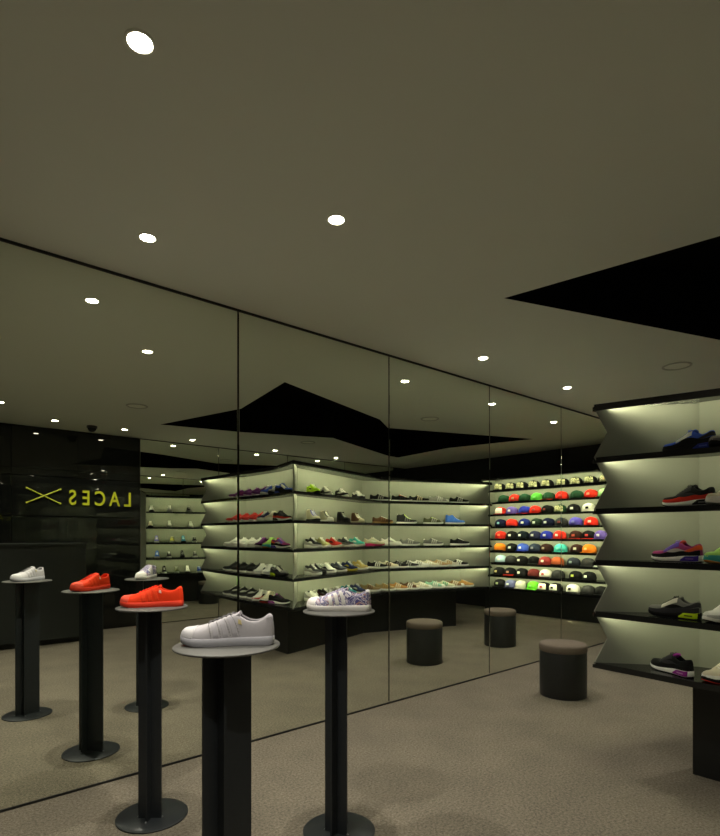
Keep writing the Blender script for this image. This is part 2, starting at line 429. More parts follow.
# ------------------------------------------------------------------ stools
for x, y, lab in ((4.495, -.817, 'round black stool with taupe top, nearer one before the mirror'), (5.92, -.82, 'round black stool with taupe top, farther one behind the zigzag shelves'), (5.03, -3.42, 'round black stool with taupe top, behind the shelving by the back mirrors')):
    t = thing('round_stool', lab, 'stool', (x, y, 0), 0, 'round stools')
    bm = bmesh.new(); lathe(bm, [(0, 0), (.188, 0), (.196, .004), (.197, .02), (.197, .385), (.194, .39), (0, .39)], 56); obj('stool_body', bm, M['vinyl'], t, 40)
    bm = bmesh.new(); lathe(bm, [(0, .39), (.195, .39), (.199, .397), (.200, .415), (.199, .437), (.193, .449), (.18, .455), (.09, .459), (0, .46)], 56); obj('seat_cushion', bm, M['felt'], t, 50)

# ------------------------------------------------------------------ sneakers
LEN = .30
Wf = pchip([(0, 0), (.008, .013), (.03, .0245), (.08, .0315), (.18, .0350), (.35, .0345), (.48, .0385), (.62, .0470), (.73, .0505), (.83, .0480), (.91, .0385), (.96, .0270), (.99, .0130), (1, 0)])
Cf = pchip([(0, 0), (.3, -.002), (.6, .001), (.85, .006), (1, .009)])
STY = {}
STY['court'] = dict(
    sole=pchip([(0, .029), (.3, .027), (.6, .0255), (.85, .026), (1, .029)]),
    spring=pchip([(0, .001), (.1, 0), (.72, 0), (.88, .003), (1, .010)]),
    H=pchip([(0, .060), (.03, .068), (.065, .067), (.12, .056), (.2, .049), (.28, .053), (.35, .066), (.41, .074), (.46, .071), (.55, .061), (.66, .048), (.76, .038), (.86, .031), (.94, .025), (1, .013)]),
    yo=pchip([(0, 0), (.03, 0), (.05, .012), (.09, .020), (.16, .0245), (.26, .0245), (.35, .021), (.42, .0150), (.5, .0125), (.62, .0115), (.68, .0095), (.72, 0), (1, 0)]))
STY['runner'] = dict(
    sole=pchip([(0, .042), (.12, .040), (.3, .038), (.5, .031), (.7, .026), (.88, .025), (1, .029)]),
    spring=pchip([(0, .004), (.08, 0), (.66, 0), (.85, .005), (1, .016)]),
    H=pchip([(0, .058), (.03, .066), (.07, .065), (.13, .056), (.2, .051), (.28, .058), (.35, .074), (.41, .083), (.46, .081), (.55, .070), (.66, .053), (.76, .040), (.86, .036), (.94, .029), (1, .015)]),
    yo=STY['court']['yo'])
STY['mid'] = dict(
    sole=pchip([(0, .030), (.3, .027), (.6, .0255), (1, .028)]),
    spring=STY['court']['spring'],
    H=pchip([(0, .108), (.03, .116), (.08, .114), (.15, .104), (.22, .104), (.29, .112), (.35, .118), (.40, .104), (.46, .084), (.55, .063), (.66, .047), (.76, .037), (.86, .031), (.94, .025), (1, .013)]),
    yo=pchip([(0, 0), (.03, 0), (.05, .012), (.09, .020), (.16, .0235), (.26, .0235), (.35, .018), (.42, .0145), (.5, .0125), (.62, .0115), (.68, .0095), (.72, 0), (1, 0)]))

def upt(st, u, r, side, off=0.):
    s = STY[st]
    wb = max(Wf(u) - .0025, 0); yo = min(s['yo'](u), wb * .82); zb = s['sole'](u) - .006; Hh = s['H'](u) + .006
    th = r * PI / 2
    e = .80
    y = yo + (wb - yo) * max(math.cos(th), 0)**e; z = zb + Hh * math.sin(th)**e
    # the heel leans in a little and the vamp rolls over the toe
    x = u * LEN - LEN / 2
    if u < .12: x += .006 * (1 - u / .12) * (math.sin(r * PI * .5)**2)
    if u > .9: x -= .010 * ((u - .9) / .1)**2 * r
    p = Vector((x, Cf(u) + side * y, z + s['spring'](u) * .6))
    if off:
        e1 = upt(st, min(u + .006, .999), r, side) - upt(st, max(u - .006, .001), r, side)
        e2 = upt(st, u, min(r + .03, 1), side) - upt(st, u, max(r - .03, 0), side)
        n = e1.cross(e2) * side
        if n.length > 1e-9:
            n.normalize()
            if n.z < -.3 or n.y * side < -.2: n = -n
            p = p + n * off
    return p

US = [.5 - .5 * math.cos(PI * k / 34) for k in range(35)]
def upper_mesh(st):
    bm = bmesh.new(); nr = 9
    for side in (1, -1):
        G = [[bm.verts.new(upt(st, u, j / nr, side)) for j in range(nr + 1)] for u in US]
        for i in range(len(US) - 1):
            for j in range(nr):
                try: bm.faces.new((G[i][j], G[i + 1][j], G[i + 1][j + 1], G[i][j + 1]))
                except ValueError: pass
    bmesh.ops.remove_doubles(bm, verts=bm.verts, dist=.0004)
    bmesh.ops.dissolve_degenerate(bm, edges=bm.edges, dist=1e-5)
    bmesh.ops.recalc_face_normals(bm, faces=bm.faces)
    up = sum(f.normal.dot(f.calc_center_median() - Vector((0, 0, .03))) for f in bm.faces)
    if up < 0: bmesh.ops.reverse_faces(bm, faces=bm.faces)
    me = bpy.data.meshes.new('upper'); bm.to_mesh(me); bm.free()
    o = bpy.data.objects.new('t', me); COL.objects.link(o)
    md = o.modifiers.new('s', 'SOLIDIFY'); md.thickness = .0045; md.offset = -1
    m2 = bpy.data.meshes.new_from_object(o.evaluated_get(bpy.context.evaluated_depsgraph_get()))
    bpy.data.objects.remove(o)
    for p in m2.polygons: p.use_smooth = True
    m2.set_sharp_from_angle(angle=R(50))
    m2.name = 'upper'
    return m2
def outline(scale_in=0., n=46):
    us = [.5 - .5 * math.cos(PI * k / n) for k in range(n + 1)]
    pts = [(u, 1) for u in us] + [(u, -1) for u in us[-2:0:-1]]
    out = []
    for u, s in pts:
        w = Wf(u); x = u * LEN - LEN / 2
        k = 1 - scale_in / .05
        out.append((u, x * (1 - scale_in / .15), Cf(u) + s * w * k))
    return out
def layer_mesh(st, levels):
    """sole-like solid: levels = (inset, f(u) -> z)"""
    bm = bmesh.new(); rings = []
    for ins, f in levels:
        rings.append([bm.verts.new((x, y, f(u))) for u, x, y in outline(ins)])
    n = len(rings[0])
    for A, B in zip(rings, rings[1:]):
        for k in range(n): bm.faces.new((A[k], A[(k + 1) % n], B[(k + 1) % n], B[k]))
    bm.faces.new(rings[0][::-1]); bm.faces.new(rings[-1])
    bm.normal_update()
    bmesh.ops.triangulate(bm, faces=[f for f in bm.faces if len(f.verts) > 4])
    return finish(bm, 'layer', 45)
def patch(st, quads, off=.0012, nu=10, nr=6, sides=(1, -1), bmx=None, arch=False):
    """skin patch lying on the upper: quads = corner (u,r) x4"""
    bm = bmx or bmesh.new()
    for q in quads:
        for side in sides:
            def pt(a, b):
                u = (q[0][0] * (1 - a) + q[1][0] * a) * (1 - b) + (q[3][0] * (1 - a) + q[2][0] * a) * b
                r = (q[0][1] * (1 - a) + q[1][1] * a) * (1 - b) + (q[3][1] * (1 - a) + q[2][1] * a) * b
                edge = min(a, 1 - a, b, 1 - b)
                return upt(st, min(max(u, .002), .998), min(max(r, 0), 1), side, off if edge > 1e-6 else off * .2)
            ta = [0, .02] + [k / nu for k in range(1, nu)] + [.98, 1]; tb = [0, .03] + [k / nr for k in range(1, nr)] + [.97, 1]
            G = [[bm.verts.new(pt(a, b)) for b in tb] for a in ta]
            for i in range(len(ta) - 1):
                for j in range(len(tb) - 1):
                    try: bm.faces.new((G[i][j], G[i + 1][j], G[i + 1][j + 1], G[i][j + 1]))
                    except ValueError: pass
    return bm
def weld(bm):
    v = [w for w in bm.verts if abs(w.co.x) > LEN / 2 - .012 and abs(w.co.y - (.009 if w.co.x > 0 else 0)) < .004]
    bmesh.ops.remove_doubles(bm, verts=v, dist=.0045)
    return bm
def weld_mid(bm):
    bmesh.ops.remove_doubles(bm, verts=[w for w in bm.verts if w.co.x > .05 and w.co.z > .03 and abs(w.co.y - Cf((w.co.x + LEN / 2) / LEN)) < .0012], dist=.002)
    return bm
def swoosh(st, side):
    bm = bmesh.new()
    def lo(q): return (.60 - .30 * q - .16 * q * q + .02, .34 - .30 * math.sin(q * PI * .72) + .36 * q**1.6 + .0)
    def hi(q): return (.60 - .30 * q - .16 * q * q + .02, .34 - .30 * math.sin(q * PI * .72) + .36 * q**1.6 + .36 * math.sin(PI * min(q * 1.0, 1))**1.0 * (1 - q)**1.1 * .95)
    n = 16; G = []
    for i in range(n + 1):
        q = i / n; a, b = lo(q), hi(q)
        G.append([bm.verts.new(upt(st, a[0], max(.02, a[1] + (b[1] - a[1]) * t), side, .0026)) for t in (0, .5, 1)])
    for i in range(n):
        for j in range(2):
            try: bm.faces.new((G[i][j], G[i + 1][j], G[i + 1][j + 1], G[i][j + 1]))
            except ValueError: pass
    return bm
def tongue_mesh(st):
    s = STY[st]; bm = bmesh.new()
    u0, u1, n = .335, .72, 12
    top = []; 
    for i in range(n + 1):
        t = i / n; u = u1 + (u0 - u1) * t
        z = s['sole'](u) + s['H'](max(u, .43)) - .0035 + (max(0, .43 - u) * .13)
        hw = .0085 + .0165 * t**.7
        x = u * LEN - LEN / 2 + (.010 * max(0, (.43 - u) / .1))
        for k in (-1, -.6, 0, .6, 1):
            top.append((x, Cf(u) + hw * k, z - .006 * k * k))
    w = 5; th = .011
    A = [bm.verts.new(p) for p in top]; B = [bm.verts.new((p[0] - .003, p[1], p[2] - th)) for p in top]
    for i in range(n):
        for k in range(w - 1):
            a = i * w + k
            bm.faces.new((A[a], A[a + 1], A[a + w + 1], A[a + w])); bm.faces.new((B[a], B[a + w], B[a + w + 1], B[a + 1]))
        for k in (0, w - 1):
            a = i * w + k; bm.faces.new((A[a], A[a + w], B[a + w], B[a]))
    for a0 in (0, n * w):
        for k in range(w - 1): bm.faces.new((A[a0 + k], A[a0 + k + 1], B[a0 + k + 1], B[a0 + k]))
    return finish(bm, 'tongue', 60)
def laces_mesh(st):
    s = STY[st]; bm = bmesh.new()
    for k in range(6):
        u = .445 + k * .047
        z = s['sole'](u) + s['H'](u); yo = s['yo'](u) + .006
        pts = []
        for q in range(7):
            t = -1 + q / 3
            pts.append((u * LEN - LEN / 2 + .004 * t, Cf(u) + yo * t, z + .0045 - .0055 * abs(t)**2.2))
        tube(bm, pts, .0026, 6)
    u = .43; z = s['sole'](u) + s['H'](u) + .004; x = u * LEN - LEN / 2
    for sd in (1, -1) if st == 'runner' else ():     # bow
        tube(bm, [(x, Cf(u), z), (x + .004, Cf(u) + sd * .012, z + .007), (x + .012, Cf(u) + sd * .022, z + .004), (x + .016, Cf(u) + sd * .02, z - .003), (x + .008, Cf(u) + sd * .008, z)], .0022, 6)
    return finish(bm, 'laces', 60)
def insole_mesh(st):
    s = STY[st]; bm = bmesh.new()
    us = [.04 + .4 * k / 12 for k in range(13)]
    A = [bm.verts.new((u * LEN - LEN / 2, Cf(u) + .8 * Wf(u), s['sole'](u) + .004)) for u in us]
    B = [bm.verts.new((u * LEN - LEN / 2, Cf(u) - .8 * Wf(u), s['sole'](u) + .004)) for u in us]
    for i in range(12): bm.faces.new((A[i], A[i + 1], B[i + 1], B[i]))
    return finish(bm, 'insole')
SH = {}
for st in ('court', 'runner', 'mid'):
    s = STY[st]; sp = s['spring']; so = s['sole']; d = {}
    d['upper'] = upper_mesh(st)
    g0 = .006 if st == 'runner' else .004
    d['outsole'] = layer_mesh(st, [(.003, lambda u: sp(u)), (.001, lambda u: sp(u) + .0015), (.001, lambda u: sp(u) + g0)])
    d['sole'] = layer_mesh(st, [(.001, lambda u: sp(u) + g0 - .0005), (-.0008, lambda u: sp(u) + g0 + .002), (-.0012, lambda u: sp(u) * .8 + g0 + (so(u) - g0) * .45), (-.0006, lambda u: sp(u) * .6 + so(u) - .003), (.0018, lambda u: sp(u) * .6 + so(u))])
    d['tongue'] = tongue_mesh(st); d['laces'] = laces_mesh(st); d['insole'] = insole_mesh(st)
    if st == 'runner':
        d['mudguard'] = finish(weld(patch(st, [((.0, .0), (1, .0), (1, .34), (.0, .26))], .0013, 30, 4)), 'mudguard', 40)
        d['heel_counter'] = finish(weld(patch(st, [((.0, .30), (.30, .26), (.20, .55), (.0, .72))], .0012)), 'heel_counter', 40)
        for sd in (1, -1):
            d['logo%d' % sd] = finish(swoosh(st, sd), 'logo', 60)
            d['eyestay%d' % sd] = finish(patch(st, [((.40, .45), (.68, .36), (.71, .97), (.40, .97))], .0012, 10, 6, (sd,)), 'eyestay', 40)
        for side in (1, -1):                                # coloured heel unit and its window
            bm = bmesh.new()
            ua = [.006 + .36 * k / 16 for k in range(17)]
            zz = lambda u, t: sp(u) + g0 + .002 + (so(u) - g0 - .004) * t
            G = [[bm.verts.new((u * LEN - LEN / 2, Cf(u) + side * (Wf(u) + .0030 - .0014 * abs(2 * t - 1)), zz(u, t if u < .27 else t * (1 - (u - .27) / .1 * .75)))) for t in (0, .25, .5, .75, 1)] for u in ua]
            for i in range(16):
                for j in range(4): bm.faces.new((G[i][j], G[i + 1][j], G[i + 1][j + 1], G[i][j + 1]))
            d['heel_unit%d' % side] = finish(bm, 'heel_unit', 60)
            bm = bmesh.new()
            ua = [.10 + .15 * k / 8 for k in range(9)]
            G = [[bm.verts.new((u * LEN - LEN / 2, Cf(u) + side * (Wf(u) + .0040), sp(u) + g0 + .012 + .008 * t)) for t in (0, 1)] for u in ua]
            for i in range(8): bm.faces.new((G[i][0], G[i + 1][0], G[i + 1][1], G[i][1]))
            d['window%d' % side] = finish(bm, 'window', 60)
    else:
        d['toe_cap'] = finish(weld(weld_mid(patch(st, [((.845, .0), (1, .0), (1, 1), (.815, 1))], .0016, 12, 10))), 'toe_cap', 40)
        d['heel_tab'] = finish(weld(patch(st, [((.0, .62), (.075, .62), (.06, .985), (.0, .985))], .0014)), 'heel_tab', 40)
        for k in range(3):
            u = .375 + .098 * k; v = .455 + .080 * k
            for sd in (1, -1):
                d['stripe%d%d' % (k, sd)] = finish(patch(st, [((u, .05), (u + .054, .05), (v + .044, .74), (v, .78))], .0016, 4, 8, (sd,)), 'stripe', 40)
        for sd in (1, -1): d['eyestay%d' % sd] = finish(patch(st, [((.37, .66), (.71, .72), (.71, .975), (.37, .975))], .0012, 10, 6, (sd,)), 'eyestay', 40)
    for me in d.values():
        me.materials.clear(); me.materials.append(None)
    SH[st] = d
# dotted edging beside each tonal stripe of the grey shoe
bm = bmesh.new()
for k in range(4):
    for j in range(9):
        for side in (1, -1):
            u = .356 + .098 * k + (.088 - .018 * k) * j / 8; c = upt('court', u, .08 + .08 * j, side, .0021)
            bmesh.ops.create_icosphere(bm, subdivisions=1, radius=.0013, matrix=Matrix.Translation(c))
PERF = finish(bm, 'perforations', 60); PERF.materials.append(None)
EMB = []
for sd in (1, -1):
    EMB.append(finish(patch('court', [((.335, .40), (.378, .40), (.374, .60), (.345, .60))], .0018, 3, 3, (sd,)), 'emblem', 40)); EMB[-1].materials.append(None)

def shoe(style, pal, loc, toe, label, group=None, detail=1, scale=1., cat='shoe'):
    """toe: world direction (degrees) in which the toe points"""
    t = thing('sneaker', label, cat, loc, R(toe), group)
    t.scale = (scale,) * 3
    d = SH[style]
    up = pal['upper']
    link('upper', d['upper'], colour(up), t)
    link('sole', d['sole'], colour(pal.get('sole', (.75, .75, .72))), t)
    link('outsole', d['outsole'], colour(pal.get('outsole', pal.get('sole', (.6, .6, .58)))), t)
    link('tongue', d['tongue'], colour(pal.get('tongue', up)), t)
    link('laces', d['laces'], colour(pal.get('laces', (.8, .8, .78))), t)
    link('insole', d['insole'], colour(pal.get('insole', (.03, .03, .03))), t)
    if 'eyestay' in pal:
        for sd in (1, -1): link('eyestay', d['eyestay%d' % sd], colour(pal['eyestay']), t)
    if style == 'runner':
        if 'overlay' in pal:
            link('mudguard', d['mudguard'], colour(pal.get('guard', pal['overlay'])), t); link('heel_counter', d['heel_counter'], colour(pal['overlay']), t)
        if 'logo' in pal:
            for sd in (1, -1): link('logo', d['logo%d' % sd], colour(pal['logo']), t)
        if 'heel' in pal:
            for sd in (1, -1):
                h = link('heel_unit', d['heel_unit%d' % sd], colour(pal['heel']), t)
                link('window', d['window%d' % sd], colour(pal.get('window', (.03, .03, .03))), h)
    else:
        if 'toe' in pal: link('toe_cap', d['toe_cap'], colour(pal['toe']), t)
        if 'tab' in pal: link('heel_tab', d['heel_tab'], colour(pal['tab']), t)
        if 'stripe' in pal:
            for k in range(6): link('stripe', d['stripe%d%d' % (k // 2, 1 - 2 * (k % 2))], colour(pal['stripe']), t)
        if pal.get('perf'): link('perforations', PERF, colour(pal['perf']), t)['kind'] = 'stuff'
        if pal.get('emblem'):
            for e in EMB: link('emblem', e, colour(pal['emblem']), t)
    return t

# ------------------------------------------------------------------ pedestals with their shoes
PED = [((1.007, -.535), 50, 'black steel pedestal with round plates, under the red shoe'),
       ((.840, -1.649), -4, 'black steel pedestal with round plates, under the grey shoe'),
       ((1.622, -1.255), 25, 'black steel pedestal with round plates, under the printed white shoe')]
bmq = bmesh.new()
for (x, y), rot, lab in PED:
    t = thing('display_pedestal', lab, 'pedestal', (x, y, 0), R(rot), 'steel shoe pedestals')
    bm = bmesh.new(); lathe(bm, [(0, 0), (.168, 0), (.170, .0015), (.170, .0065), (.168, .008), (0, .008)], 64); obj('base_plate', bm, M['steel'], t, 40)
    bm = bmesh.new(); lathe(bm, [(0, 1.037), (.166, 1.037), (.169, 1.0385), (.170, 1.041), (.169, 1.0435), (.166, 1.045), (0, 1.045)], 64); obj('top_plate', bm, M['plate'], t, 40)
    bm = bmesh.new(); w, g = .083, .005
    q = -.03; prism(bm, [(-w, -g), (q - g, -g), (q - g, -.056), (q + g, -.056), (q + g, -g), (w, -g), (w, g), (q + g, g), (q + g, .056), (q - g, .056), (q - g, g), (-w, g)], .008, 1.037); obj('post', bm, M['steel'], t)
    for px_, py_ in ((.0855, 0), (-.0855, 0), (-.03, .059), (-.03, -.059)):
        bm = bmesh.new(); bmesh.ops.create_uvsphere(bm, u_segments=8, v_segments=6, radius=.006, matrix=Matrix.Translation((px_, py_, .010))); obj('weld', bm, M['weld'], t, 60)
RED = (.86, .050, .012)
GREY = (.56, .54, .585)
shoe('court', dict(upper=RED, sole=(.80, .060, .030), outsole=(.75, .05, .025), toe=(.85, .10, .06), laces=(.70, .035, .010), stripe=(.90, .065, .018), tab=(.88, .055, .015), emblem=(.85, .55, .45), insole=(.4, .02, .01)),
     (1.007, -.535, 1.045), 148, 'bright red low sneaker on a black steel pedestal', 'sneakers on pedestals')
shoe('court', dict(upper=GREY, sole=(.50, .50, .56), outsole=(.46, .46, .52), toe=(.66, .65, .69), laces=(.13, .125, .13), stripe=(.58, .56, .62), tab=(.53, .51, .56), perf=(.12, .115, .12), emblem=(.65, .55, .28), insole=(.10, .10, .10), tongue=(.50, .48, .53)),
     (.845, -1.645, 1.045), 142, 'pale grey suede low sneaker on the nearest steel pedestal', 'sneakers on pedestals', scale=1.0)
shoe('court', dict(upper='bloom', sole=(.72, .70, .68), toe=(.80, .78, .76), laces=(.45, .42, .55), stripe=(.88, .86, .84), tab=(.84, .82, .82), insole=(.30, .28, .28), tongue='bloom'),
     (1.622, -1.255, 1.045), 131, 'white low sneaker with purple blue print and three white stripes', 'sneakers on pedestals', scale=1.02)

# ------------------------------------------------------------------ shoes on the shelves
K_ = (.008, .008, .009); W_ = (.86, .85, .82); G_ = (.15, .15, .15); DG = (.032, .032, .036); LG = (.40, .39, .37)
ORD = ['first', 'second', 'third', 'fourth', 'fifth', 'sixth', 'seventh', 'eighth', 'ninth', 'tenth', 'eleventh', 'twelfth', 'thirteenth', 'fourteenth', 'fifteenth', 'sixteenth', 'seventeenth']
ROW = ['top', 'second', 'middle', 'fourth', 'bottom']
def run(u, sole=W_, **k): return ('runner', dict(upper=u, sole=sole, **k))
def crt(u, sole=W_, **k): return ('court', dict(upper=u, sole=sole, **k))
def mid(u, sole=W_, **k): return ('mid', dict(upper=u, sole=sole, **k))
BLUE = (.035, .09, .55); PURP = (.10, .018, .12); CRIM = (.50, .03, .025); OLIVE = (.25, .24, .10); TAN = (.42, .25, .09); TEAL = (.05, .40, .36); CREAM = (.68, .62, .48); NAVY = (.02, .03, .09); LIME = (.50, .75, .04); BROWN = (.12, .06, .03)
# wing at right: three shoes next to the corner, then a run of one model per shelf
first = [
 [('blue white and black', run(BLUE, K_, guard=K_, overlay=(.03, .03, .035), logo=K_, eyestay=W_, heel=(.03, .05, .35), laces=(.05, .10, .6), outsole=K_, window=(.1, .15, .6))),
  ('grey and white', run(LG, K_, overlay=(.16, .16, .17), logo=W_, heel=DG, outsole=K_)),
  ('blue', run(BLUE, W_, overlay=(.05, .08, .3), logo=K_, heel=BLUE))],
 [('black and red', run(K_, W_, guard=(.62, .035, .02), overlay=K_, logo=DG, eyestay=DG, heel=K_, laces=K_, outsole=K_, window=(.1, .1, .1))),
  ('cream white', run(CREAM, W_, overlay=W_, logo=K_, heel=K_, laces=W_)),
  ('navy and white', run(NAVY, W_, overlay=W_, logo=W_, heel=NAVY))],
 [('purple pink and black', run((.30, .04, .17), W_, guard=K_, overlay=(.72, .10, .03), logo=LG, eyestay=(.14, .08, .45), heel=(.06, .03, .36), laces=(.28, .20, .75), outsole=K_, window=(.2, .1, .5), tongue=(.60, .06, .05))),
  ('green and teal', run((.42, .70, .18), (.05, .38, .36), overlay=(.07, .42, .40), logo=(.7, .05, .04), heel=(.6, .05, .03), laces=(.6, .8, .3), outsole=(.7, .25, .05))),
  ('dark purple', run(PURP, W_, overlay=K_, logo=(.7, .2, .4), heel=PURP, laces=(.35, .1, .4)))],
 [('grey and lime', run((.16, .16, .15), K_, guard=(.035, .035, .04), overlay=DG, logo=K_, eyestay=(.60, .58, .52), heel=(.62, .85, .02), laces=K_, outsole=K_, window=(.12, .18, .02), toe=LIME)),
  ('white and black', run(W_, W_, overlay=(.5, .5, .5), logo=K_, heel=K_, laces=W_, outsole=K_)),
  ('white', run(W_, W_, overlay=(.6, .6, .58), logo=K_, laces=W_))],
 [('black and purple', run(K_, W_, overlay=K_, logo=DG, eyestay=DG, heel=(.28, .02, .28), laces=(.05, .05, .05), outsole=K_, tongue=(.36, .03, .36), window=(.5, .2, .5))),
  ('cream white with red toe', run(CREAM, K_, overlay=W_, logo=(.6, .05, .03), heel=(.6, .03, .02), laces=W_, outsole=(.65, .04, .03))),
  ('white and red', run(W_, W_, overlay=(.6, .06, .04), logo=K_, heel=(.6, .05, .03)))]]
runs = [('purple', 4, run(PURP, (.40, .36, .40), overlay=(.12, .02, .14), logo=(.18, .04, .2), laces=(.2, .06, .24))),
        ('red', 4, run(CRIM, W_, overlay=(.55, .035, .03), logo=(.35, .02, .02), laces=(.6, .08, .06))),
        ('white', 4, run(W_, W_, overlay=(.7, .69, .66), logo=(.6, .6, .58), laces=W_)),
        ('black', 4, run(K_, W_, overlay=K_, logo=DG, laces=DG)),
        ('black and grey', 4, run(K_, W_, overlay=(.05, .05, .05), logo=LG, laces=LG))]
GF = 'sneakers on the wing facing the pedestals'
P1s = [(3.52, -2.130, 80), (3.50, -2.135, 78), (3.45, -2.09, 76), (3.43, -2.085, 80), (3.42, -2.075, 62)]
for r in range(5):
    z = ZS[r + 1]
    for k in range(3):
        desc, (st, pal) = first[r][k]
        x, y, dd = P1s[r]
        if k: x, y, dd = KX[r + 1][0] + .135, -2.165 - .175 * k, 150
        shoe(st, pal, (x, y, z), dd, f'{desc} sneaker, {ORD[k]} from the corner on {ROW[r]} shelf facing the pedestals', GF, scale=.97 if k == 0 and r < 4 else (.93 if k == 0 else 1))
    desc, n, (st, pal) = runs[r]
    for k in range(n):
        shoe(st, pal, (KX[r + 1][1] + .20, -2.66 - .205 * k, z), 207, f'{desc} sneaker, {ORD[k + 3]} from the corner on {ROW[r]} shelf facing the pedestals', GF)
# long wing facing the mirrors
X2 = [[3.80, 4.14, 4.49, 4.89, 5.33, 5.67, 5.95, 6.29, 6.64], [3.80, 4.16, 4.53, 4.87, 5.37, 5.75, 6.19, 6.57], [3.78, 4.06, 4.31, 4.58, 4.85, 5.24, 5.50, 5.80, 6.19, 6.65],
      [3.76, 3.98, 4.18, 4.42, 4.67, 4.93, 5.29, 5.46, 5.62, 5.78, 5.95, 6.12, 6.29, 6.46, 6.63], [3.70, 3.92, 4.14, 4.40, 4.65, 4.87, 5.16, 5.41, 5.61, 5.80, 6.0, 6.22, 6.39, 6.56, 6.73]]
C2 = [[('lime green', run(LIME, K_, overlay=LIME, logo=K_)), ('grey and black', run(LG, W_, overlay=K_, logo=K_)), ('black and white', run(K_, W_, overlay=K_, logo=W_, eyestay=W_)), ('white and black', run(W_, K_, overlay=DG, logo=K_)), ('black', crt(K_, W_, stripe=LG)), ('black and orange', crt(K_, W_, stripe=DG, eyestay=(.6, .12, .03))), ('black and tan', crt(K_, W_, toe=K_, stripe=(.6, .5, .35), eyestay=(.55, .42, .3))), ('grey and white', crt(LG, W_, stripe=W_, toe=W_, tab=W_)), ('black and white', crt(K_, W_, stripe=LG, tab=G_))],
      [('cream and blue', mid(CREAM, K_, tongue=(.10, .10, .5), eyestay=(.10, .10, .5), toe=CREAM)), ('cream and white', mid((.45, .42, .33), W_, toe=W_, eyestay=K_)), ('black', mid(K_, DG, toe=K_, eyestay=DG)), ('brown and white', mid(BROWN, CREAM, toe=CREAM, eyestay=CREAM)), ('brown suede', crt(BROWN, TAN, stripe=(.2, .1, .05))), ('grey and lime', mid(DG, W_, eyestay=LIME, stripe=G_, tab=LG)), ('olive and lime', crt((.10, .11, .06), W_, stripe=LG, eyestay=LIME, toe=LG)), ('bright blue', mid((.06, .18, .70), W_, stripe=(.08, .22, .75), toe=(.08, .25, .8)))],
      [('black and white', run(K_, W_, overlay=LG, logo=W_)), ('olive', run(OLIVE, W_, overlay=(.32, .30, .12), logo=OLIVE)), ('red', run(CRIM, W_, overlay=(.45, .03, .02), logo=K_)), ('dark grey', run(DG, W_, overlay=G_, logo=K_)), ('mint green', run(TEAL, W_, overlay=(.15, .55, .48), logo=W_)), ('cream with pink sole', run(CREAM, (.42, .02, .12), overlay=(.60, .52, .35), logo=W_)), ('white', run(W_, W_, overlay=W_, logo=LG)), ('grey', crt(G_, W_, stripe=LG, eyestay=LG)), ('grey and white', crt((.12, .12, .12), W_, stripe=LG, tab=W_)), ('black and white', crt(K_, W_, stripe=DG, toe=K_))],
      [('grey and white', run(DG, W_, overlay=LG, logo=W_)), ('black', run(K_, K_, overlay=DG, logo=G_)), ('white and grey', run(W_, W_, overlay=G_, logo=K_)), ('slate grey', run((.05, .06, .08), W_, overlay=DG, logo=G_)), ('navy and yellow', run(NAVY, (.5, .4, .05), overlay=NAVY, logo=(.6, .5, .05))), ('yellow tan', run((.50, .38, .12), W_, overlay=(.55, .45, .2), logo=CREAM)), ('black and cream', crt(K_, W_, stripe=W_, tongue=W_)), ('white and brown', crt(CREAM, W_, stripe=BROWN, tongue=W_)), ('black low', crt(K_, W_, stripe=G_)), ('charcoal', crt(DG, W_, stripe=LG)), ('white', crt(W_, W_, stripe=LG)), ('cream', crt(CREAM, W_, stripe=W_)), ('tan', crt((.50, .32, .16), W_, stripe=CREAM)), ('off white', crt((.6, .56, .48), W_, stripe=TAN)), ('black and white', crt(K_, W_, stripe=W_, eyestay=W_))],
      [('white', run(W_, W_, overlay=LG, logo=W_)), ('black and green', run(K_, (.15, .2, .1), overlay=(.06, .10, .05), logo=G_)), ('black and maroon', run(K_, W_, overlay=(.07, .02, .02), logo=G_)), ('light grey', run(LG, W_, overlay=W_, logo=K_)), ('teal', run((.02, .16, .20), W_, overlay=(.03, .2, .25), logo=W_)), ('navy', run(NAVY, W_, overlay=DG, logo=W_)), ('brown suede', crt((.22, .15, .07), W_, stripe=BROWN)), ('tan suede', crt((.30, .22, .10), W_, stripe=TAN)), ('orange tan', crt((.45, .22, .07), W_, stripe=CREAM)), ('brown and white', crt(BROWN, W_, stripe=W_, toe=CREAM)), ('cream', crt(CREAM, W_, stripe=W_, toe=W_)), ('mint', crt((.28, .55, .42), W_, stripe=W_, toe=W_)), ('cream and green', crt((.62, .62, .46), W_, stripe=(.1, .4, .25), tab=(.1, .4, .25))), ('brown and cream', crt((.28, .16, .08), W_, stripe=CREAM, toe=W_)), ('tan and orange', crt((.50, .28, .08), W_, stripe=(.6, .3, .1)))]]
GM = 'sneakers on the wing facing the mirrors'
def f2y(x, off):
    a, b = (T1, F2K) if x < F2K[0] else (F2K, T3)
    return a[1] + (b[1] - a[1]) * (x - a[0]) / (b[0] - a[0]) - off
for r in range(5):
    for k, x in enumerate(X2[r]):
        desc, (st, pal) = C2[r][k]
        near = x < 5.0
        y = f2y(x, .215) if near else f2y(x, .19)
        if k == 0: x, y = max(x, 3.84), f2y(max(x, 3.84), .165)
        shoe(st, pal, (x, y, ZS[r + 1]), (99 if r < 2 else 86) if near else (38 if r < 3 else 52), f'{desc} sneaker, {ORD[k]} from the corner on {ROW[r]} shelf facing the mirrors', GM)
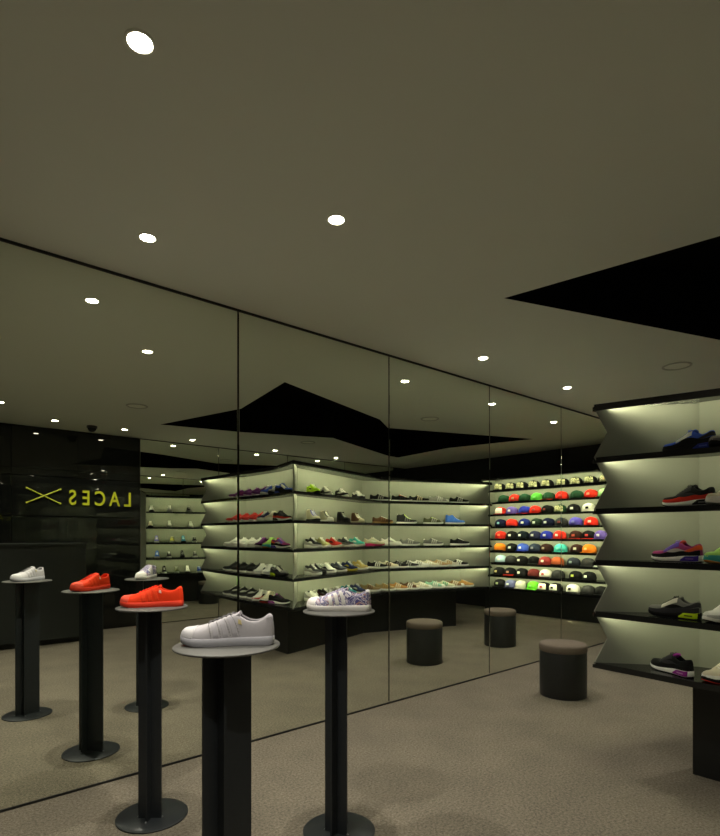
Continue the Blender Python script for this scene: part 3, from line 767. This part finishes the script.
# rear face, seen by way of both mirrors
C3 = [[('white', W_), ('white and black', (.6, .6, .58)), ('black', K_)], [('cream', CREAM), ('pale grey', (.6, .6, .57)), ('white', W_), ('grey', G_)], [('black and white', DG), ('violet blue', (.14, .12, .5)), ('yellow', (.60, .58, .12)), ('sky blue', (.05, .25, .42)), ('charcoal', K_)],
      [('white', W_), ('royal blue', (.05, .14, .5)), ('black', K_), ('black with white lace', DG), ('dark grey', (.05, .05, .05))], [('pale green', (.4, .6, .4)), ('black', K_), ('olive', (.16, .18, .08)), ('white', W_), ('bright blue', BLUE)]]
X3 = [[4.17, 4.50, 4.86], [4.15, 4.50, 4.90, 5.14], [4.00, 4.26, 4.55, 4.76, 4.97], [4.02, 4.27, 4.49, 4.74, 4.98], [4.0, 4.40, 4.63, 4.84, 5.06]]
for r in range(5):
    for k, x in enumerate(X3[r]):
        desc, c = C3[r][k]
        y = -2.66 + (x - 3.8) / 1.35 * (-.48) + .20 if x < 5.15 else -2.9
        shoe('mid' if k % 2 else 'runner', dict(upper=c, sole=W_ if k % 3 else K_), (x, y, ZS[r + 1]), -112, f'{desc} sneaker, {ORD[k]} from left on {ROW[r]} shelf of the rear face', 'sneakers on the rear shelving face')

# ------------------------------------------------------------------ cap display
CX = 8.84; CF = 8.50
ZC = [.44 + .2235 * k for k in range(10)]          # nine shelves and a top
cu_ = thing('cap_display', 'black nine shelf wall display for caps, at the far end', 'shelving', (0, 0, 0))
bm = bmesh.new(); box(bm, CX - .012, CX, -2.98, -.25, ZC[0], ZC[9]); obj('back_panel', bm, M['panel'], cu_)
bm = bmesh.new(); box(bm, CF + .06, CX, -2.98, -.25, 0, ZC[0] - .016); obj('plinth', bm, M['plinth'], cu_)
cpoly = [(CF, -3.02), (CF, -.22), (CX, -.25), (CX, -2.95)]
BT0 = BT
for k, z in enumerate(ZC):
    bm = bmesh.new(); prism(bm, cpoly, z - .012, z)
    prism(bm, [(CF, -3.02), (CF, -.22), (CF + .010, -.22), (CF + .010, -3.02)], z - .034, z - .011)
    s = obj('shelf' if k < 9 else 'cornice', bm, M['board'], cu_)
    if k:
        BT = .012
        led(s, (CF, -2.95), (CF, -.28), .013, z, 14.0, (1, 0)); BT = BT0
obj('end_panel', fin((CX - .01, -2.95), (CF + .004, -3.015), .01, ZC[::-1], .25), M['panel'], cu_)
obj('end_panel', fin((CX - .01, -.25), (CF + .004, -.225), .01, ZC[::-1], .25), M['panel'], cu_)

def cap_meshes():
    d = {}
    bm = bmesh.new(); n = 28
    prof = [(.083, .0), (.0865, .012), (.0865, .03), (.084, .05), (.077, .071), (.065, .088), (.048, .099), (.026, .105), (0, .1065)]
    rings = []
    for r, z in prof:
        if r == 0: rings.append([bm.verts.new((0, 0, z))]); continue
        rg = []
        for k in range(n):
            a = 2 * PI * k / n; c, s_ = math.cos(a), math.sin(a)
            fr = max(0, c)**2
            rg.append(bm.verts.new((r * 1.12 * c + .004 * fr * (z / .08), r * s_, z * (1 + .06 * fr) + .004)))
        rings.append(rg)
    for A, B in zip(rings, rings[1:]):
        for k in range(n):
            if len(B) == 1: bm.faces.new((A[k], A[(k + 1) % n], B[0]))
            else: bm.faces.new((A[k], A[(k + 1) % n], B[(k + 1) % n], B[k]))
    d['crown'] = finish(bm, 'crown', 60)
    bm = bmesh.new(); g = []
    for j in range(6):
        t = j / 5; row = []
        for k in range(13):
            a = R(-68 + 136 * k / 12); ex = .074 * t * max(0, math.cos(a))**.55
            row.append((.0955 * math.cos(a) + ex, .0855 * math.sin(a) * (1 - .06 * t), .010 - .016 * abs(math.sin(a))**2 * t * .4 - .004 * t + .003))
        g.append(row)
    A = [[bm.verts.new(p) for p in r] for r in g]; B = [[bm.verts.new((p[0], p[1], p[2] - .0035)) for p in r] for r in g]
    for j in range(5):
        for k in range(12):
            bm.faces.new((A[j][k], A[j][k + 1], A[j + 1][k + 1], A[j + 1][k])); bm.faces.new((B[j][k], B[j + 1][k], B[j + 1][k + 1], B[j][k + 1]))
    for k in range(12): bm.faces.new((A[5][k], A[5][k + 1], B[5][k + 1], B[5][k])); bm.faces.new((A[0][k], B[0][k], B[0][k + 1], A[0][k + 1]))
    for j in range(5):
        for k in (0, 12): bm.faces.new((A[j][k], A[j + 1][k], B[j + 1][k], B[j][k]))
    d['brim'] = finish(bm, 'brim', 60)
    bm = bmesh.new(); lathe(bm, [(0, .109), (.007, .109), (.007, .112), (.004, .1145), (0, .115)], 12); d['button'] = finish(bm, 'button', 60)
    def front(half, z0, z1, off):
        bm = bmesh.new(); zs = [p[1] for p in prof]; rs = [p[0] for p in prof]
        f = pchip([(p[1], p[0]) for p in prof]); G = []
        for i in range(9):
            a = R(-half + 2 * half * i / 8); row = []
            for j in range(7):
                z = z0 + (z1 - z0) * j / 6; r = f(z) + off; c = math.cos(a); fr = c * c
                row.append(bm.verts.new((r * 1.12 * c + .004 * fr * (z / .08), r * math.sin(a), z * (1 + .06 * fr) + .004)))
            G.append(row)
        for i in range(8):
            for j in range(6): bm.faces.new((G[i][j], G[i + 1][j], G[i + 1][j + 1], G[i][j + 1]))
        return bm
    d['emblem'] = finish(front(13, .032, .060, .0022), 'emblem', 60)
    d['front_panel'] = finish(front(44, .014, .088, .0012), 'front_panel', 60)
    for me in d.values(): me.materials.append(None)
    return d
CAP = cap_meshes()
cK = (.011, .011, .012); cR = (.62, .03, .02); cG = (.018, .055, .03); cLG = (.10, .42, .06); cB = (.022, .035, .34); cN = (.009, .011, .035); cP = (.13, .085, .36); cW = (.75, .74, .70); cO = (.72, .20, .02); cT = (.08, .55, .52); cS = (.42, .60, .75); cBr = (.035, .016, .014); cGy = (.035, .035, .038)
def cc(desc, c, brim=None, emb=None, fp=None): return (desc, c, brim, emb, fp)
CAPS = [
 [cc('camouflage and black', cK, cK, None, 'camo_green')] * 9,
 [cc('dark green', cG, cG, None), cc('red and green', cR, cG, (.5, .3, .2)), cc('dark green', cG, cK), cc('bright green', cLG, cLG, (.2, .6, .2)), cc('dark green and red', cG, cR), cc('red', cR, cR, (.5, .1, .1)), cc('dark green', cG, cG), cc('red', cR, cR, (.7, .3, .2)), cc('pale green', (.35, .6, .28), (.35, .6, .28))],
 [cc('red and white', cR, cR, cW, cW), cc('lilac', cP, cP, cW), cc('blue and red', cB, cR), cc('red', cR, cR, (.3, .1, .1)), cc('black', cK, cK, (.2, .05, .05)), cc('green patterned', cG, cG, None, 'camo_green'), cc('black and white', cK, cK, cW), cc('white', cW, cW, cK)],
 [cc('navy', cN, cN, (.2, .4, .5)), cc('red and navy', cR, cN, (.4, .05, .05)), cc('blue', (.015, .025, .18), cN, cW), cc('dark green', (.02, .035, .025), cK, cW), cc('navy', cN, cN, cW), cc('charcoal', cGy, cGy, (.2, .05, .05)), cc('violet blue', (.10, .08, .48), cN, (.2, .2, .6)), cc('red', cR, cR, cW)],
 [cc('red', cR, cR, (.7, .2, .1)), cc('black', cK, cK, cW), cc('black', (.01, .015, .02), cK, cW), cc('navy grey', (.02, .022, .055), cN, cW), cc('royal blue', cB, cB, cW), cc('red', cR, cR, cW), cc('brown and red', cBr, cR, (.5, .1, .08)), cc('dark red and black', cK, cR, (.4, .05, .05)), cc('purple', cP, cP, cW)],
 [cc('orange and black', cO, cK), cc('black', cK, cK, cW), cc('blue', (.05, .10, .55), cB, cW), cc('navy grey', (.03, .04, .07), cN, (.3, .3, .35)), cc('brown and tan', cBr, cBr, (.5, .4, .28)), cc('turquoise', cT, cT, (.2, .7, .65)), cc('brown', cBr, cK, (.6, .55, .45)), cc('orange', cO, cO, (.8, .5, .2))],
 [cc('pale blue', cS, cK, cW, cS), cc('charcoal', cGy, cK), cc('black', cK, cK, cW), cc('charcoal', cK, cGy), cc('maroon', (.28, .04, .04), (.28, .04, .04), cW), cc('rust orange', (.45, .10, .04), cK), cc('navy', (.03, .035, .05), cK, (.3, .4, .4)), cc('dark grey', cGy, cGy), cc('white', cW, cW)],
 [cc('black', cK, cK, (.6, .5, .2)), cc('black and red', cK, cR, (.4, .2, .15)), cc('black', cK, cK, cW), cc('maroon', (.13, .025, .025), cK), cc('white and red', cW, cGy, (.6, .1, .1), cW), cc('charcoal', cGy, cGy), cc('black', cK, cK, (.55, .6, .12)), cc('black', cK, cK, cW)],
 [cc('black', cK, cK, (.3, .35, .2)), cc('blue grey', (.12, .13, .28), cN, cW), cc('pale grey', (.5, .48, .45), LG), cc('bright green', (.14, .58, .04), (.14, .58, .04), (.3, .7, .2)), cc('black and white', cK, cK, (.6, .05, .05), cW), cc('black and white', cK, cK, cK, cW), cc('white', cW, cK, cGy, cW), cc('charcoal', cGy, cK), cc('black', cK, cK)]]
CY = [[-2.74, -2.50, -2.27, -2.03, -1.77, -1.49, -1.25, -1.00, -.76], [-2.65, -2.42, -2.21, -1.97, -1.74, -1.50, -1.23, -.99, -.76], [-2.72, -2.48, -2.21, -2.00, -1.76, -1.53, -1.29, -1.03], [-2.72, -2.48, -2.22, -1.97, -1.75, -1.51, -1.25, -.99], [-2.72, -2.48, -2.25, -2.01, -1.78, -1.54, -1.25, -1.03, -.82],
      [-2.74, -2.48, -2.25, -2.01, -1.78, -1.52, -1.23, -1.02], [-2.72, -2.50, -2.27, -2.03, -1.81, -1.58, -1.29, -1.04, -.82], [-2.75, -2.52, -2.27, -2.03, -1.80, -1.57, -1.25, -1.02], [-2.74, -2.50, -2.29, -2.04, -1.83, -1.61, -1.30, -1.04, -.82]]
CR = ['top', 'second', 'third', 'fourth', 'fifth', 'sixth', 'seventh', 'eighth', 'bottom']
for r in range(9):
    z = ZC[8 - r]
    for k, y in enumerate(CY[r]):
        desc, c, br, emb, fp = CAPS[r][k]
        t = thing('baseball_cap', f'{desc} cap, {ORD[k]} from the left on the {CR[r]} cap shelf', 'cap', (CF + .20, y, z), PI + random.uniform(-.25, .1), 'caps on the wall display'); t.scale = (1.25,) * 3
        link('crown', CAP['crown'], colour(c, .85), t); link('brim', CAP['brim'], colour(br or c, .85), t); link('button', CAP['button'], colour(c, .85), t)
        if fp is not None: link('front_panel', CAP['front_panel'], colour(fp, .85), t)
        if emb is not None: link('emblem', CAP['emblem'], colour(emb, .8), t)

# ------------------------------------------------------------------ world, view
w = bpy.data.worlds.new('world'); S.world = w; w.use_nodes = True
bg = w.node_tree.nodes.get('Background') or w.node_tree.nodes.new('ShaderNodeBackground')
bg.inputs[0].default_value = (.02, .02, .02, 1); bg.inputs[1].default_value = 0
S.view_settings.view_transform = 'Standard'; S.view_settings.look = 'None'; S.view_settings.gamma = 1
S.view_settings.use_curve_mapping = False; S.view_settings.exposure = 0
c = S.cycles
c.max_bounces = 12; c.diffuse_bounces = 5; c.glossy_bounces = 8
c.sample_clamp_indirect = 30.0; c.use_denoising = True; c.use_light_tree = True; c.blur_glossy = 1.0
